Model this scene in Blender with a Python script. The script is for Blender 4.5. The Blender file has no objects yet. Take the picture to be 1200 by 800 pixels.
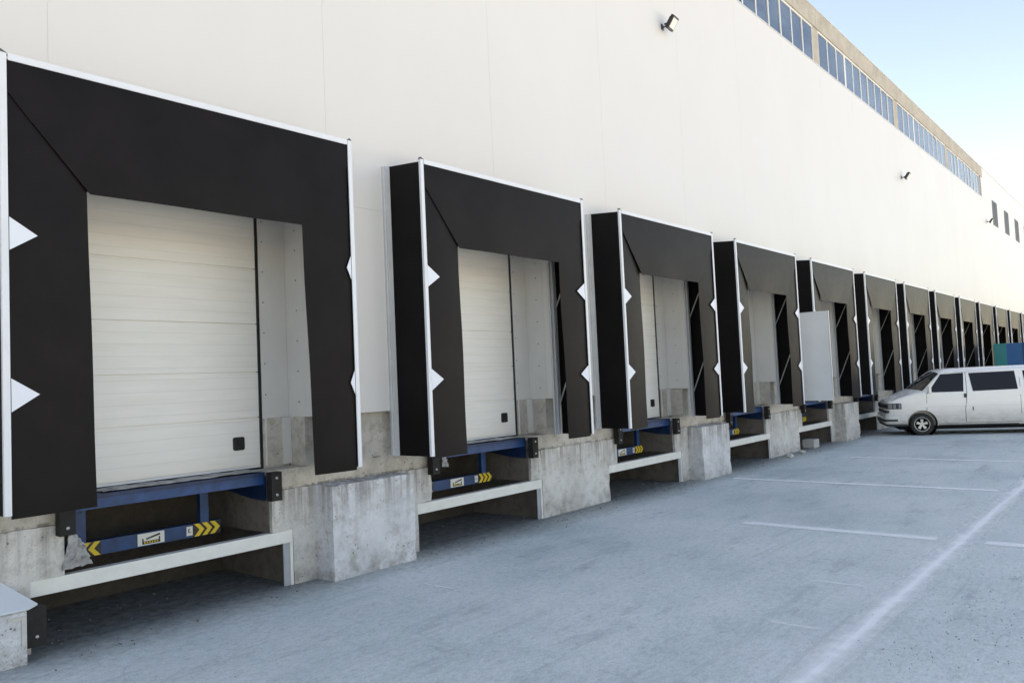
import bpy, bmesh, math, random
from mathutils import Vector, Matrix
R = math.radians
S = bpy.context.scene
COL = S.collection
random.seed(7)
P = 4.5            # spacing of the loading bays
NB = 14            # bays

# ------------------------------------------------------------------ helpers
class MB:
    """collects shapes and links them as ONE mesh object"""
    def __init__(self): self.v = []; self.f = []; self.smooth = []
    def add(self, vs, fs, smooth=False):
        o = len(self.v); self.v += [tuple(p) for p in vs]
        for f in fs: self.f.append(tuple(i + o for i in f)); self.smooth.append(smooth)
    def box(self, x0, x1, y0, y1, z0, z1):
        vs = [(x0,y0,z0),(x1,y0,z0),(x1,y1,z0),(x0,y1,z0),(x0,y0,z1),(x1,y0,z1),(x1,y1,z1),(x0,y1,z1)]
        self.add(vs, [(3,2,1,0),(4,5,6,7),(0,1,5,4),(1,2,6,5),(2,3,7,6),(3,0,4,7)])
    def obox(self, c, ax, hx, ay, hy, az, hz):
        c = Vector(c); ax = Vector(ax)*hx; ay = Vector(ay)*hy; az = Vector(az)*hz
        vs = [c+ax*a+ay*b+az*d for d in (-1,1) for a,b in ((-1,-1),(1,-1),(1,1),(-1,1))]
        self.add(vs, [(3,2,1,0),(4,5,6,7),(0,1,5,4),(1,2,6,5),(2,3,7,6),(3,0,4,7)])
    def prism(self, pts, d):
        """polygon pts (3-D, planar) swept by vector d"""
        n = len(pts); d = Vector(d); a = [Vector(p) for p in pts]; b = [p+d for p in a]
        fs = [tuple(range(n-1,-1,-1)), tuple(range(n,2*n))]
        for i in range(n): j=(i+1)%n; fs.append((i,j,n+j,n+i))
        self.add(a+b, fs)
    def tube(self, p, q, r, n=8, r2=None):
        p=Vector(p); q=Vector(q); d=(q-p).normalized(); r2 = r if r2 is None else r2
        a = d.orthogonal().normalized(); b = d.cross(a)
        vs=[]; 
        for c,rr in ((p,r),(q,r2)):
            for k in range(n):
                t=2*math.pi*k/n; vs.append(c+a*rr*math.cos(t)+b*rr*math.sin(t))
        fs=[(k,(k+1)%n,n+(k+1)%n,n+k) for k in range(n)]
        o=len(self.v); self.add(vs,fs,True)
        self.add(vs[:n],[tuple(range(n-1,-1,-1))]); self.add(vs[n:],[tuple(range(n))])
    def lathe(self, c, axis, prof, n=28, smooth=True):
        """prof: list of (along axis, radius)"""
        c=Vector(c); d=Vector(axis).normalized(); a=d.orthogonal().normalized(); b=d.cross(a)
        vs=[]; m=len(prof)
        for h,r in prof:
            for k in range(n):
                t=2*math.pi*k/n; vs.append(c+d*h+(a*math.cos(t)+b*math.sin(t))*r)
        fs=[]
        for i in range(m-1):
            for k in range(n): fs.append((i*n+k,i*n+(k+1)%n,(i+1)*n+(k+1)%n,(i+1)*n+k))
        self.add(vs,fs,smooth)
    def grid(self, rows, thick=0.0, smooth=True, nrm=None):
        m=len(rows); n=len(rows[0]); vs=[Vector(p) for r in rows for p in r]
        fs=[(i*n+j,i*n+j+1,(i+1)*n+j+1,(i+1)*n+j) for i in range(m-1) for j in range(n-1)]
        self.add(vs,fs,smooth)
        if thick:
            o=Vector(nrm)*thick; self.add([v+o for v in vs],[f[::-1] for f in fs],smooth)
            M=m*n; rim=[]
            for j in range(n-1): rim += [(j,j+1),((m-1)*n+j+1,(m-1)*n+j)]
            for i in range(m-1): rim += [((i+1)*n,i*n),(i*n+n-1,(i+1)*n+n-1)]
            self.add(vs+[v+o for v in vs],[(b,a,a+M,b+M) for a,b in rim])
    def build(self, name, mat, parent=None, bevel=0.0, loc=None, fix=True):
        me=bpy.data.meshes.new(name); me.from_pydata(self.v,[],self.f)
        me.polygons.foreach_set('use_smooth', self.smooth)
        if fix:
            b=bmesh.new(); b.from_mesh(me); bmesh.ops.recalc_face_normals(b, faces=b.faces); b.to_mesh(me); b.free()
        me.materials.append(mat); me.update()
        o=bpy.data.objects.new(name,me); COL.objects.link(o)
        if parent: o.parent=parent
        if loc: o.location=loc
        if bevel:
            bm=o.modifiers.new('bevel','BEVEL'); bm.width=bevel; bm.segments=2; bm.limit_method='ANGLE'; bm.angle_limit=R(40)
        return o

def tag(o, label=None, cat=None, group=None, kind=None):
    if label: o['label']=label
    if cat: o['category']=cat
    if group: o['group']=group
    if kind: o['kind']=kind
    return o
def empty(name, loc, label=None, cat=None, group=None):
    o=bpy.data.objects.new(name,None); COL.objects.link(o); o.location=loc; o.empty_display_size=.2
    return tag(o,label,cat,group)
def copy_tree(o, parent=None):
    c=o.copy(); COL.objects.link(c)
    if parent: c.parent=parent
    for ch in o.children: copy_tree(ch,c)
    return c

# ------------------------------------------------------------------ materials
def mat(name, col, rough=.6, metal=0.0, spec=.5):
    m=bpy.data.materials.new(name); m.use_nodes=True
    b=m.node_tree.nodes['Principled BSDF']
    b.inputs['Base Color'].default_value=(*col,1); b.inputs['Roughness'].default_value=rough
    b.inputs['Metallic'].default_value=metal; b.inputs['Specular IOR Level'].default_value=spec
    return m
class NT:
    def __init__(self,m): self.t=m.node_tree; self.n=self.t.nodes; self.b=self.n['Principled BSDF']
    def new(self,k,**kw):
        o=self.n.new(k)
        for a,v in kw.items(): setattr(o,a,v)
        return o
    def link(self,a,b): self.t.links.new(a,b)
    def pos(self,scale=(1,1,1)):
        g=self.new('ShaderNodeNewGeometry'); mp=self.new('ShaderNodeMapping'); mp.inputs['Scale'].default_value=scale
        self.link(g.outputs['Position'],mp.inputs['Vector']); return mp.outputs[0]
    def noise(self,vec,scale,detail=5,rough=.6):
        o=self.new('ShaderNodeTexNoise'); o.inputs['Scale'].default_value=scale; o.inputs['Detail'].default_value=detail; o.inputs['Roughness'].default_value=rough
        self.link(vec,o.inputs['Vector']); return o.outputs['Fac']
    def ramp(self,fac,stops):
        r=self.new('ShaderNodeValToRGB'); e=r.color_ramp.elements
        while len(e)<len(stops): e.new(.5)
        for el,(p,c) in zip(e,stops):
            el.position=p; el.color=(*c,1) if isinstance(c,tuple) else (c,c,c,1)
        self.link(fac,r.inputs['Fac']); return r.outputs['Color']
    def mix(self,fac,a,b,mode='MIX'):
        o=self.new('ShaderNodeMix',data_type='RGBA',blend_type=mode)
        if isinstance(fac,(int,float)): o.inputs[0].default_value=fac
        else: self.link(fac,o.inputs[0])
        for s,v in ((o.inputs[6],a),(o.inputs[7],b)):
            if isinstance(v,tuple): s.default_value=(*v,1)
            else: self.link(v,s)
        return o.outputs[2]
    def math(self,op,a,b=None,clamp=False):
        o=self.new('ShaderNodeMath',operation=op,use_clamp=clamp)
        for i,v in enumerate((a,b)):
            if v is None: continue
            if isinstance(v,(int,float)): o.inputs[i].default_value=v
            else: self.link(v,o.inputs[i])
        return o.outputs[0]
    def bump(self,h,strength=.3,dist=.01):
        o=self.new('ShaderNodeBump'); o.inputs['Strength'].default_value=strength; o.inputs['Distance'].default_value=dist
        self.link(h,o.inputs['Height']); self.link(o.outputs[0],self.b.inputs['Normal'])
    def color(self,s): self.link(s,self.b.inputs['Base Color'])
    def xyz(self):
        g=self.new('ShaderNodeNewGeometry'); s=self.new('ShaderNodeSeparateXYZ'); self.link(g.outputs['Position'],s.inputs[0]); return s.outputs

def vary(name,col,amp=.12,scale=3,rough=.6,metal=0.0,stretch=(1,1,1),bump=0,spec=.5,rvar=.1):
    m=mat(name,col,rough,metal,spec); t=NT(m); p=t.pos(stretch)
    n=t.noise(p,scale,6,.65)
    lo=tuple(c*(1-amp) for c in col); hi=tuple(min(1,c*(1+amp)) for c in col)
    t.color(t.ramp(n,[(.3,lo),(.7,hi)]))
    n2=t.noise(p,scale*2.3,3)
    t.link(t.math('ADD',t.math('MULTIPLY',n2,rvar*2),rough-rvar),t.b.inputs['Roughness'])
    if bump: t.bump(t.noise(p,scale*6,4),bump,.01)
    return m

M={}
# painted sandwich panels of the facade
M['clad']=vary('white_cladding',(.69,.67,.645),.022,.4,.42,stretch=(1,1,.6),bump=.02)
M['clad_in']=vary('white_sheet_lining',(.66,.655,.63),.05,1.5,.5)
# sectional door: cream, fine horizontal ribs
m=mat('cream_door_panel',(.72,.70,.65),.5); t=NT(m); z=t.xyz()[2]
rib=t.math('PINGPONG',t.math('MULTIPLY',z,1.0),.0605)
h=t.math('MULTIPLY',t.math('LESS_THAN',rib,.0035),1.0)
nz=t.noise(t.pos((.7,1,6)),2.5,5)
t.color(t.mix(t.math('MULTIPLY',h,.20),t.ramp(nz,[(.3,(.77,.75,.69)),(.7,(.82,.80,.75))]),(.45,.43,.38)))
t.bump(t.math('SUBTRACT',t.math('MULTIPLY',nz,.2),h),.35,.004); M['door']=m
# concrete with pores, cloudy tone and drip stains
def concrete(name,base,stain=True,warm=(.30,.26,.21)):
    m=mat(name,base,.85,spec=.25); t=NT(m); p=t.pos()
    a=t.noise(p,1.3,8,.7); b=t.noise(p,7,6,.7); c=t.noise(p,38,3)
    col=t.ramp(a,[(.28,tuple(x*.68 for x in base)),(.5,base),(.72,tuple(min(1,x*1.2) for x in base))])
    col=t.mix(t.math('MULTIPLY',t.ramp(b,[(.48,0.0),(.66,1.0)]),.55),col,warm)
    v=t.new('ShaderNodeTexVoronoi'); v.inputs['Scale'].default_value=13; t.link(p,v.inputs['Vector'])
    pore=t.math('MULTIPLY',t.math('LESS_THAN',v.outputs['Distance'],.13),t.math('GREATER_THAN',b,.52))
    col=t.mix(t.math('MULTIPLY',pore,.75),col,(.08,.075,.07))
    if stain:
        z=t.xyz()[2]
        st=t.noise(t.pos((13,13,.55)),1.0,4)
        top=t.new('ShaderNodeMapRange'); top.inputs[1].default_value=.55; top.inputs[2].default_value=1.06
        t.link(z,top.inputs[0])
        low=t.math('LESS_THAN',z,1.075)
        col=t.mix(t.math('MULTIPLY',t.math('LESS_THAN',z,1.055),.55),col,t.mix(1.0,col,(1.12,1.17,1.25),'MULTIPLY'))
        wh=t.ramp(t.noise(p,2.1,7,.7),[(.45,0.0),(.62,1.0)])
        col=t.mix(t.math('MULTIPLY',t.math('MULTIPLY',wh,low),.45),col,(.72,.715,.70))
        f=t.math('MULTIPLY',t.math('MULTIPLY',top.outputs[0],low),t.ramp(st,[(.42,0.0),(.6,1.0)]))
        col=t.mix(t.math('MULTIPLY',f,.62),col,(.10,.085,.07))
        # splashed dirt along the foot
        ft=t.new('ShaderNodeMapRange'); ft.inputs[1].default_value=.28; ft.inputs[2].default_value=0.0; t.link(z,ft.inputs[0])
        f2=t.math('MULTIPLY',ft.outputs[0],t.ramp(b,[(.35,0.0),(.6,1.0)]))
        col=t.mix(t.math('MULTIPLY',f2,.4),col,(.14,.125,.11))
    t.color(col)
    sp=t.math('MULTIPLY',t.math('GREATER_THAN',t.noise(p,55,2,.5),.63),t.ramp(a,[(.4,0.0),(.6,1.0)]))
    col2=t.mix(t.math('MULTIPLY',sp,.45),col,(.12,.11,.10)); t.color(col2)
    t.bump(t.math('SUBTRACT',t.math('ADD',t.math('MULTIPLY',b,.8),t.math('MULTIPLY',c,.4)),pore),.75,.02)
    return m
M['conc']=concrete('cast_concrete',(.56,.525,.47))
M['conc2']=concrete('grey_block_concrete',(.60,.59,.58))
M['conc_pit']=concrete('dark_pit_concrete',(.07,.058,.048),False,(.1,.085,.07))  # much darker concrete tone for the back of the pits
M['conc_side']=concrete('dark_pit_side',(.17,.15,.13),False,(.09,.075,.06))  # darker concrete tone for the pit sides
M['conc_hi']=concrete('beige_precast_concrete',(.48,.435,.37),False,(.42,.37,.30))
M['pvc']=vary('black_coated_fabric',(.0110,.0084,.0082),.25,2.2,.40,bump=.06,spec=.10,rvar=.06)
M['pvc'].node_tree.nodes['Principled BSDF'].inputs['Specular Tint'].default_value=(.88,.94,1,1)
M['pvc_side']=vary('black_side_sheet',(.005,.0042,.0042),.3,1.5,.6,spec=.15)
M['alu']=vary('white_aluminium_profile',(.72,.735,.76),.04,4,.35)
M['alu_grey']=vary('pale_grey_profile',(.60,.61,.61),.06,4,.42)
M['steel_cap']=mat('dark_corner_cap',(.10,.10,.11),.5)
M['marker']=mat('white_marker_fabric',(.74,.77,.82),.45)
M['galv']=vary('galvanised_tube',(.55,.54,.52),.15,9,.4,.6)
M['blue']=vary('dark_blue_steel_paint',(.002,.022,.075),.5,5,.48,rvar=.12)
M['blue2']=vary('bright_blue_steel_paint',(.003,.046,.15),.45,5,.45,rvar=.1)
M['rubber']=vary('black_rubber',(.022,.020,.019),.3,8,.75,spec=.3)
M['black']=mat('black_plastic',(.015,.015,.016),.4)
M['yellow']=mat('yellow_hazard_film',(.80,.55,.03),.5)
M['bar']=vary('white_painted_steel',(.72,.71,.66),.07,6,.5)
M['bargrey']=vary('grey_steel_post',(.34,.36,.39),.15,6,.5)
M['plate']=mat('white_sticker',(.72,.72,.66),.5)
M['film']=vary('dusty_plastic_film',(.34,.335,.33),.35,8,.5)
M['tin']=vary('pale_tin_cover',(.74,.79,.83),.03,2,.3,.1)
M['sheet']=vary('white_sheet_metal',(.70,.72,.72),.05,1.2,.45)
M['frame']=mat('white_window_frame',(.80,.80,.77),.45)
M['rock']=concrete('pale_rubble',(.55,.54,.52),False)
M['grit']=vary('grey_brown_grit',(.16,.155,.145),.4,20,.9)
M['roof']=vary('grey_roof_membrane',(.35,.35,.35),.1,1,.8)
m=mat('sky_toned_glass',(.045,.075,.12),.04,spec=.9); t=NT(m)
n=t.noise(t.pos((.35,.35,.8)),.8,4); t.color(t.ramp(n,[(.38,(.03,.055,.10)),(.6,(.09,.135,.19))])); M['glass']=m  # uneven blue in the base colour stands in for reflected sky
M['dark_glass']=mat('dark_window_glass',(.05,.055,.06),.45,spec=.15)
# van
m=vary('white_car_paint',(.86,.85,.82),.02,2,.25); t=NT(m)
t.b.inputs['Coat Weight'].default_value=.3; t.b.inputs['Coat Roughness'].default_value=.08
z=t.xyz()[2]; dz=t.new('ShaderNodeMapRange'); dz.inputs[1].default_value=.95; dz.inputs[2].default_value=.25; t.link(z,dz.inputs[0])
dn=t.noise(t.pos((1,1,2.5)),4,6,.7); f=t.math('MULTIPLY',t.math('MULTIPLY',dz.outputs[0],dn),1.35,True)
t.color(t.mix(f,(.88,.86,.815),(.40,.365,.295))); M['van']=m
M['van_glass']=mat('tinted_car_glass',(.006,.006,.009),.03,spec=.32)
m=mat('clear_windscreen',(.03,.034,.036),.04,spec=.9); M['screen']=m
M['tyre']=vary('dusty_tyre_rubber',(.035,.032,.028),.3,10,.8,spec=.3)
M['rim']=vary('alloy_rim',(.62,.60,.57),.1,8,.35,.5)
M['dark']=mat('dark_cavity',(.01,.01,.01),.8,spec=.1)
M['lamp_white']=mat('clear_lamp_lens',(.62,.63,.62),.12,spec=.8)
M['head']=mat('grey_headlight_glass',(.22,.225,.23),.12,spec=.8)
M['orange']=mat('amber_lens',(.6,.2,.03),.2)
M['bumper']=mat('dark_grey_bumper_plastic',(.045,.046,.05),.55)
M['teal']=vary('teal_truck_paint',(.01,.22,.22),.08,3,.45)
M['navy']=vary('blue_truck_paint',(.012,.11,.27),.08,3,.45)
M['navy2']=vary('navy_truck_paint',(.006,.05,.13),.08,3,.45)

# yard slab
m=mat('bluish_grey_yard_concrete',(.3,.33,.37),.8,spec=.3); t=NT(m); p=t.pos()
a=t.noise(p,.35,6,.62); b=t.noise(t.pos((.45,1.3,1)),1.6,8,.72); c=t.noise(p,60,3,.7); d=t.noise(p,9,6,.75)
col=t.ramp(a,[(.30,(.47,.53,.515)),(.5,(.62,.675,.645)),(.68,(.72,.75,.715))])
col=t.mix(t.math('MULTIPLY',t.ramp(b,[(.48,0.0),(.72,1.0)]),.7),col,(.72,.73,.735))
col=t.mix(t.math('MULTIPLY',t.ramp(b,[(.28,1.0),(.44,0.0)]),.65),col,(.31,.34,.365))
col=t.mix(t.math('MULTIPLY',t.ramp(d,[(.60,0.0),(.72,1.0)]),.5),col,(.30,.305,.31))
col=t.mix(.5,col,t.mix(1.0,col,t.ramp(c,[(.3,(.62,.62,.62)),(.7,(1.3,1.3,1.3))]),'MULTIPLY'))
c2=t.noise(t.pos((.8,1.2,1)),17,5,.72)
col=t.mix(.5,col,t.mix(1.0,col,t.ramp(c2,[(.32,(.66,.66,.66)),(.5,(1,1,1)),(.70,(1.22,1.22,1.22))]),'MULTIPLY'))
c3=t.noise(p,3.2,7,.75)
col=t.mix(t.math('MULTIPLY',t.ramp(c3,[(.54,0.0),(.70,1.0)]),.55),col,(.76,.78,.765))
col=t.mix(t.math('MULTIPLY',t.ramp(c3,[(.30,1.0),(.42,0.0)]),.5),col,(.36,.385,.39))
v=t.new('ShaderNodeTexVoronoi'); v.inputs['Scale'].default_value=26; t.link(p,v.inputs['Vector'])
sp=t.math('MULTIPLY',t.math('LESS_THAN',v.outputs['Distance'],.18),t.ramp(t.noise(p,1.1,5,.75),[(.58,0.0),(.68,1.0)]))
col=t.mix(t.math('MULTIPLY',sp,.3),col,(.2,.2,.19))
tm=t.noise(t.pos((.25,6,1)),1.0,5,.7)      # long scuffs left by turning wheels
tn_=t.math('MULTIPLY',t.ramp(tm,[(.55,0.0),(.70,1.0)]),t.ramp(t.noise(p,.5,3),[(.42,0.0),(.62,1.0)]))
col=t.mix(t.math('MULTIPLY',tn_,.45),col,(.27,.29,.295))
oi=t.ramp(t.noise(p,.8,7,.78),[(.66,0.0),(.74,1.0)])
col=t.mix(t.math('MULTIPLY',oi,.5),col,(.20,.21,.21))
cr=t.new('ShaderNodeTexVoronoi',feature='DISTANCE_TO_EDGE'); cr.inputs['Scale'].default_value=.22
wv=t.new('ShaderNodeVectorMath',operation='ADD'); nn=t.new('ShaderNodeTexNoise'); nn.inputs['Scale'].default_value=1.7; nn.inputs['Detail'].default_value=6; t.link(p,nn.inputs['Vector']); t.link(p,wv.inputs[0]); t.link(nn.outputs['Color'],wv.inputs[1]); t.link(wv.outputs[0],cr.inputs['Vector'])
ck=t.math('MULTIPLY',t.math('LESS_THAN',cr.outputs['Distance'],.0022),t.ramp(t.noise(p,.45,3),[(.5,0.0),(.56,1.0)]))
col=t.mix(t.math('MULTIPLY',ck,.16),col,(.18,.18,.175))
# colour darkens unevenly towards the foot of the wall and into the pockets
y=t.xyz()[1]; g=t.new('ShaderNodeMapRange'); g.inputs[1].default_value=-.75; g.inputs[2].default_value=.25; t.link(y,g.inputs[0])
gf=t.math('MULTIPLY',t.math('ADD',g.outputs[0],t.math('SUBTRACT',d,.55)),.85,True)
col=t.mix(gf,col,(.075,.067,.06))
t.color(col); t.bump(t.math('ADD',t.math('MULTIPLY',c,.5),t.math('MULTIPLY',d,.8)),.45,.012); M['yard']=m
M['soil']=vary('dry_brown_soil',(.235,.24,.245),.2,.05,.9)
# worn chalky paint: holes where it has rubbed away
def paint(name,lo,hi,strength=.85):
    m=mat(name,(.93,.93,.91),.8,spec=.2); t=NT(m); p=t.pos((1,1,1))
    tr=t.new('ShaderNodeBsdfTransparent'); mx=t.new('ShaderNodeMixShader'); out=t.n['Material Output']
    uv=t.new('ShaderNodeTexCoord'); s=t.new('ShaderNodeSeparateXYZ'); t.link(uv.outputs['Generated'],s.inputs[0])
    w=t.math('SUBTRACT',1.0,t.math('ABSOLUTE',t.math('SUBTRACT',t.math('MULTIPLY',s.outputs[name=='long' and 1 or 0],2.0),1.0)))
    n=t.noise(t.pos((1,1,1)),5,6,.75); n2=t.noise(t.pos((.5,7,1) if name=='long' else (7,.5,1)),1.6,4)
    k=t.math('ADD',t.math('MULTIPLY',w,.75),t.math('ADD',t.math('MULTIPLY',n,.6),t.math('MULTIPLY',n2,.5)))
    f=t.math('MULTIPLY',t.ramp(t.math('MULTIPLY',k,.6),[(lo,0.0),(hi,1.0)]),strength)
    t.link(f,mx.inputs[0]); t.link(tr.outputs[0],mx.inputs[1]); t.link(t.b.outputs[0],mx.inputs[2]); t.link(mx.outputs[0],out.inputs['Surface'])
    return m
M['long']=paint('long',.36,.76,1.0)
M['line']=paint('cross',.35,.64,.95)
M['faint']=paint('cross',.42,.70,.6)

# ------------------------------------------------------------------ ground
b=MB(); b.add([(-900,-1200,-.006),(1200,-1200,-.006),(1200,900,-.006),(-900,900,-.006)],[(0,1,2,3)])
tag(b.build('terrain',M['soil']),kind='structure')
b=MB(); b.add([(-40,-34,0),(125,-34,0),(125,1.6,0),(-40,1.6,0)],[(0,1,2,3)])
tag(b.build('yard_pavement',M['yard']),kind='structure')
def strip(x0,x1,y0,y1,mt,z=.004,seg=1):
    b=MB(); b.add([(x0,y0,z),(x1,y0,z),(x1,y1,z),(x0,y1,z)],[(0,1,2,3)])
    return tag(b.build('road_marking',mt),kind='structure')
strip(-1,60,-5.62,-5.18,M['long'])
for x,y0,y1 in ((8.43,-5.15,-2.7),(8.45,-12,-5.65),(12.75,-5.15,-.6),(17.1,-6.5,-1.5),(12.75,-8.5,-5.65)):
    strip(x-.17,x+.17,y0,y1,M['line'])
for x,y0,y1 in ((5.85,-5.05,-4.55),(4.37,-5.12,-4.72),(3.74,-1.62,-1.15)):
    strip(x-.07,x+.07,y0,y1,M['faint'])

# ------------------------------------------------------------------ warehouse
W=empty('warehouse',(0,0,0),'long white clad warehouse with a row of black dock shelters along its foot','building')
XL,XR=-30.0,110.0
GL=.47             # door plane
cl=MB()            # cladding: upper sheets with hairline joints, then the piers between the openings
xs=[XL]; x=.52-3.0*10
while x<XR: xs.append(x); x+=3.0
xs.append(XR)
for a,c in zip(xs[:-1],xs[1:]):
    if c-a>.02: cl.box(a,c-.003,0,.10,4.32,11.0)
cl.box(XL,XR,.1005,.14,4.33,10.99)
edges=[XL]
for i in range(NB): edges += [P*i+.14,P*i+3.2]
edges.append(XR)
for k in range(0,len(edges),2): cl.box(edges[k],edges[k+1],0,.10,1.83,4.318)
for x in xs[1:-1]: cl.box(x-.0032,x+.0002,.0035,.09,4.33,10.99)
cl.build('cladding',M['clad'],W)
for i in range(NB):
    X=P*i; ln=MB()
    for s in (1,-1):
        q=lambda v:(X+v) if s>0 else X+3.34-v
        def bx(x0,x1,*r): 
            a,c=sorted((q(x0),q(x1))); ln.box(a,c,*r)
        bx(3.2,3.24,.102,GL+.05,1.83,4.3)          # return
        bx(2.853,3.198,GL-.02,GL+.05,1.83,4.3)     # strip beside the door
        bx(3.10,3.197,GL-.06,GL-.022,1.30,1.828)   # corner channel over the concrete
        bx(2.875,2.895,GL-.035,GL-.022,1.30,1.828)
    ln.box(X+.142,X+3.198,.102,GL+.05,4.302,4.34)
    ln.build('recess_lining',M['clad_in'],W)
for i in range(3):
    X=P*i
    for z in (2.0,2.35,2.7,3.05,3.4,3.75,3.98):
        sc=MB(); sc.lathe((X+3.2,.24,z),(-1,0,0),[(0,.009),(.006,.008),(.008,0)],8); sc.build('screw_head',M['steel_cap'],W)
        sc=MB(); sc.lathe((X+2.9,GL-.02,z+.1),(0,-1,0),[(0,.008),(.005,.007),(.007,0)],8); sc.build('screw_head',M['steel_cap'],W)
# concrete base with door sills, leveller pits and tail-lift pockets
YP,YU=.11,.15
for i in range(-1,NB):
    c=MB()
    X=P*i; x0=X+2.98 if i>=0 else XL; x1=X+4.856 if i<NB-1 else XR
    c.box(x0,x1,YP,1.6,0,1.05)
    a=X+2.72 if i>=0 else XL; e=X+5.13 if i<NB-1 else XR
    c.box(a,e,YU,1.6,1.05,1.27)
    a2=X+3.2 if i>=0 else XL; e2=X+4.64 if i<NB-1 else XR
    c.box(a2,e2,YU,.6,1.27,1.828)
    if i>=0:
        c.box(X+2.72,X+2.98,YP+.002,1.6,.60,1.048); c.box(X+2.853,X+3.2,GL-.02,GL+.08,1.27,1.828)
    if i<NB-1:
        c.box(X+4.856,X+5.13,YP+.002,1.6,.60,1.048); c.box(X+4.64,X+4.987,GL-.02,GL+.08,1.27,1.828)
    c.build('concrete_pier',M['conc'],W)
for i in range(NB):
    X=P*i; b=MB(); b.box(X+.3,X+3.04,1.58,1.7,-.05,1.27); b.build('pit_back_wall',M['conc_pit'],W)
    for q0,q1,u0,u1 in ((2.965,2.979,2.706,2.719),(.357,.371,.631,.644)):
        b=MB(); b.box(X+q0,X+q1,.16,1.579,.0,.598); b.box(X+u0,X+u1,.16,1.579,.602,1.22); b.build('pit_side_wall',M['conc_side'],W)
from mathutils import noise as mn
def roughen(o,cut=.16,amp=.006,ymax=YP+.3,chip=.02,zmin=.01):
    bm=bmesh.new(); bm.from_mesh(o.data)
    for _ in range(6):
        L=[e for e in bm.edges if e.calc_length()>cut and min(v.co.y for v in e.verts)<ymax]
        if not L: break
        bmesh.ops.subdivide_edges(bm,edges=L,cuts=1,use_grid_fill=True)
    bm.normal_update()
    sharp={v for e in bm.edges if len(e.link_faces)==2 and e.calc_face_angle(0)>.8 for v in e.verts}
    for v in bm.verts:
        if v.co.y>=ymax or v.co.z<zmin: continue
        w=o.matrix_world@v.co
        d=mn.noise_vector(w*2.2)*amp+mn.noise_vector(w*9)*amp*.5
        v.co+=d
        if v in sharp:
            k=mn.noise(w*6.5+Vector((3,1,7)))
            if k>.15: v.co-=v.normal*chip*(k-.15)*2.2
    bmesh.ops.triangulate(bm,faces=[f for f in bm.faces if len(f.verts)>4])
    bm.to_mesh(o.data); bm.free()
for o in list(W.children):
    if o.name.startswith('concrete_pier') and max(v.co.x for v in o.data.vertices)<24 and min(v.co.x for v in o.data.vertices)>-5: roughen(o,.14,.005)
# doors
def door(i):
    X=P*i; d=MB(); x0,x1=X+.49,X+2.82
    zs=[1.315,1.85,2.36,2.90,3.53,4.14]
    for z0,z1 in zip(zs[:-1],zs[1:]): d.box(x0,x1,GL,GL+.04,z0+.004,z1-.004)
    d.box(x0+.01,x1-.01,GL+.016,GL+.045,1.32,4.13)
    o=d.build('dock_door',M['door'],W)
    s=MB(); s.box(x0,x1,GL+.002,GL+.04,1.272,1.29); s.build('bottom_seal',M['rubber'],o)
    s=MB(); s.box(x0,x1,GL-.006,GL+.04,1.292,1.3155); s.build('bottom_rail',M['alu'],o)
    for e0,e1 in ((x1+.002,X+2.853),(X+.487,x0-.002)):
        g=MB(); g.box(e0,e1,GL-.012,GL+.04,1.272,4.3); g.build('edge_gasket',M['black'],o)
    if i<7:
        k=MB(); pts=[]
        for cx,cz,a0 in ((.045,.05,0),(-.045,.05,90),(-.045,-.05,180),(.045,-.05,270)):
            for a in (0,30,60,90): pts.append((X+2.555+cx+.022*math.cos(R(a0+a)),GL-.018,1.575+cz+.022*math.sin(R(a0+a))))
        k.prism(pts,(0,.018,0)); h=k.build('handle',M['black'],o)
        k=MB(); k.box(X+2.53,X+2.58,GL-.024,GL-.0185,1.545,1.62); k.build('handle_recess',M['rubber'],h)
for i in range(NB): door(i)
# clerestory
PX=[21.4+8.78*k for k in range(-5,4)]
fl=MB(); fl.box(XL,47.1,-.012,.16,11.002,11.03); fl.build('sill_flashing',M['alu_grey'],W)
for k,xp in enumerate(PX):
    b=MB(); b.box(xp-.24,xp+.24,.03,.6,11.03,12.15); b.build('concrete_pilaster',M['conc_hi'],W)
    xn=xp+8.78
    b=MB(); b.box(xp+.006,min(xn,47.2)-.006,-.01,.6,12.152,12.72); b.build('parapet_beam',M['conc_hi'],W)
    b=MB(); b.box(xp,min(xn,47.2),-.03,.62,12.721,12.745); b.build('coping',M['alu_grey'],W)
    if k<len(PX)-1:
        x0,x1=xp+.242,min(xn-.242,47.0)
        f=MB(); n=10; w=(x1-x0)/n
        f.box(x0,x1,.03,.12,12.10,12.15); f.box(x0,x1,.03,.12,11.032,11.06)
        for j in range(n+1):
            t2=.06 if j==3 else .024
            f.box(max(x0,x0+w*j-t2),min(x1,x0+w*j+t2),.034,.116,11.06,12.10)
        o=f.build('clerestory_window',M['frame'],W)
        g=MB(); 
        for j in range(n): g.add([(x0+w*j,.055,11.05),(x0+w*(j+1),.055+random.uniform(-.012,.012),11.05),(x0+w*(j+1),.055+random.uniform(-.012,.012),12.12),(x0+w*j,.055,12.12)],[(0,1,2,3)])
        g.build('pane',M['glass'],o)
b=MB(); b.box(XL,47.2,.62,.7,11.0,12.72); b.build('back_lining',M['pvc_side'],W)
b=MB(); b.box(46.98,47.28,.2,.6,11.0,12.75); b.build('end_gap_shade',M['steel_cap'],W)  # solid dark filler stands in for the shade in an open gap
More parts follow.
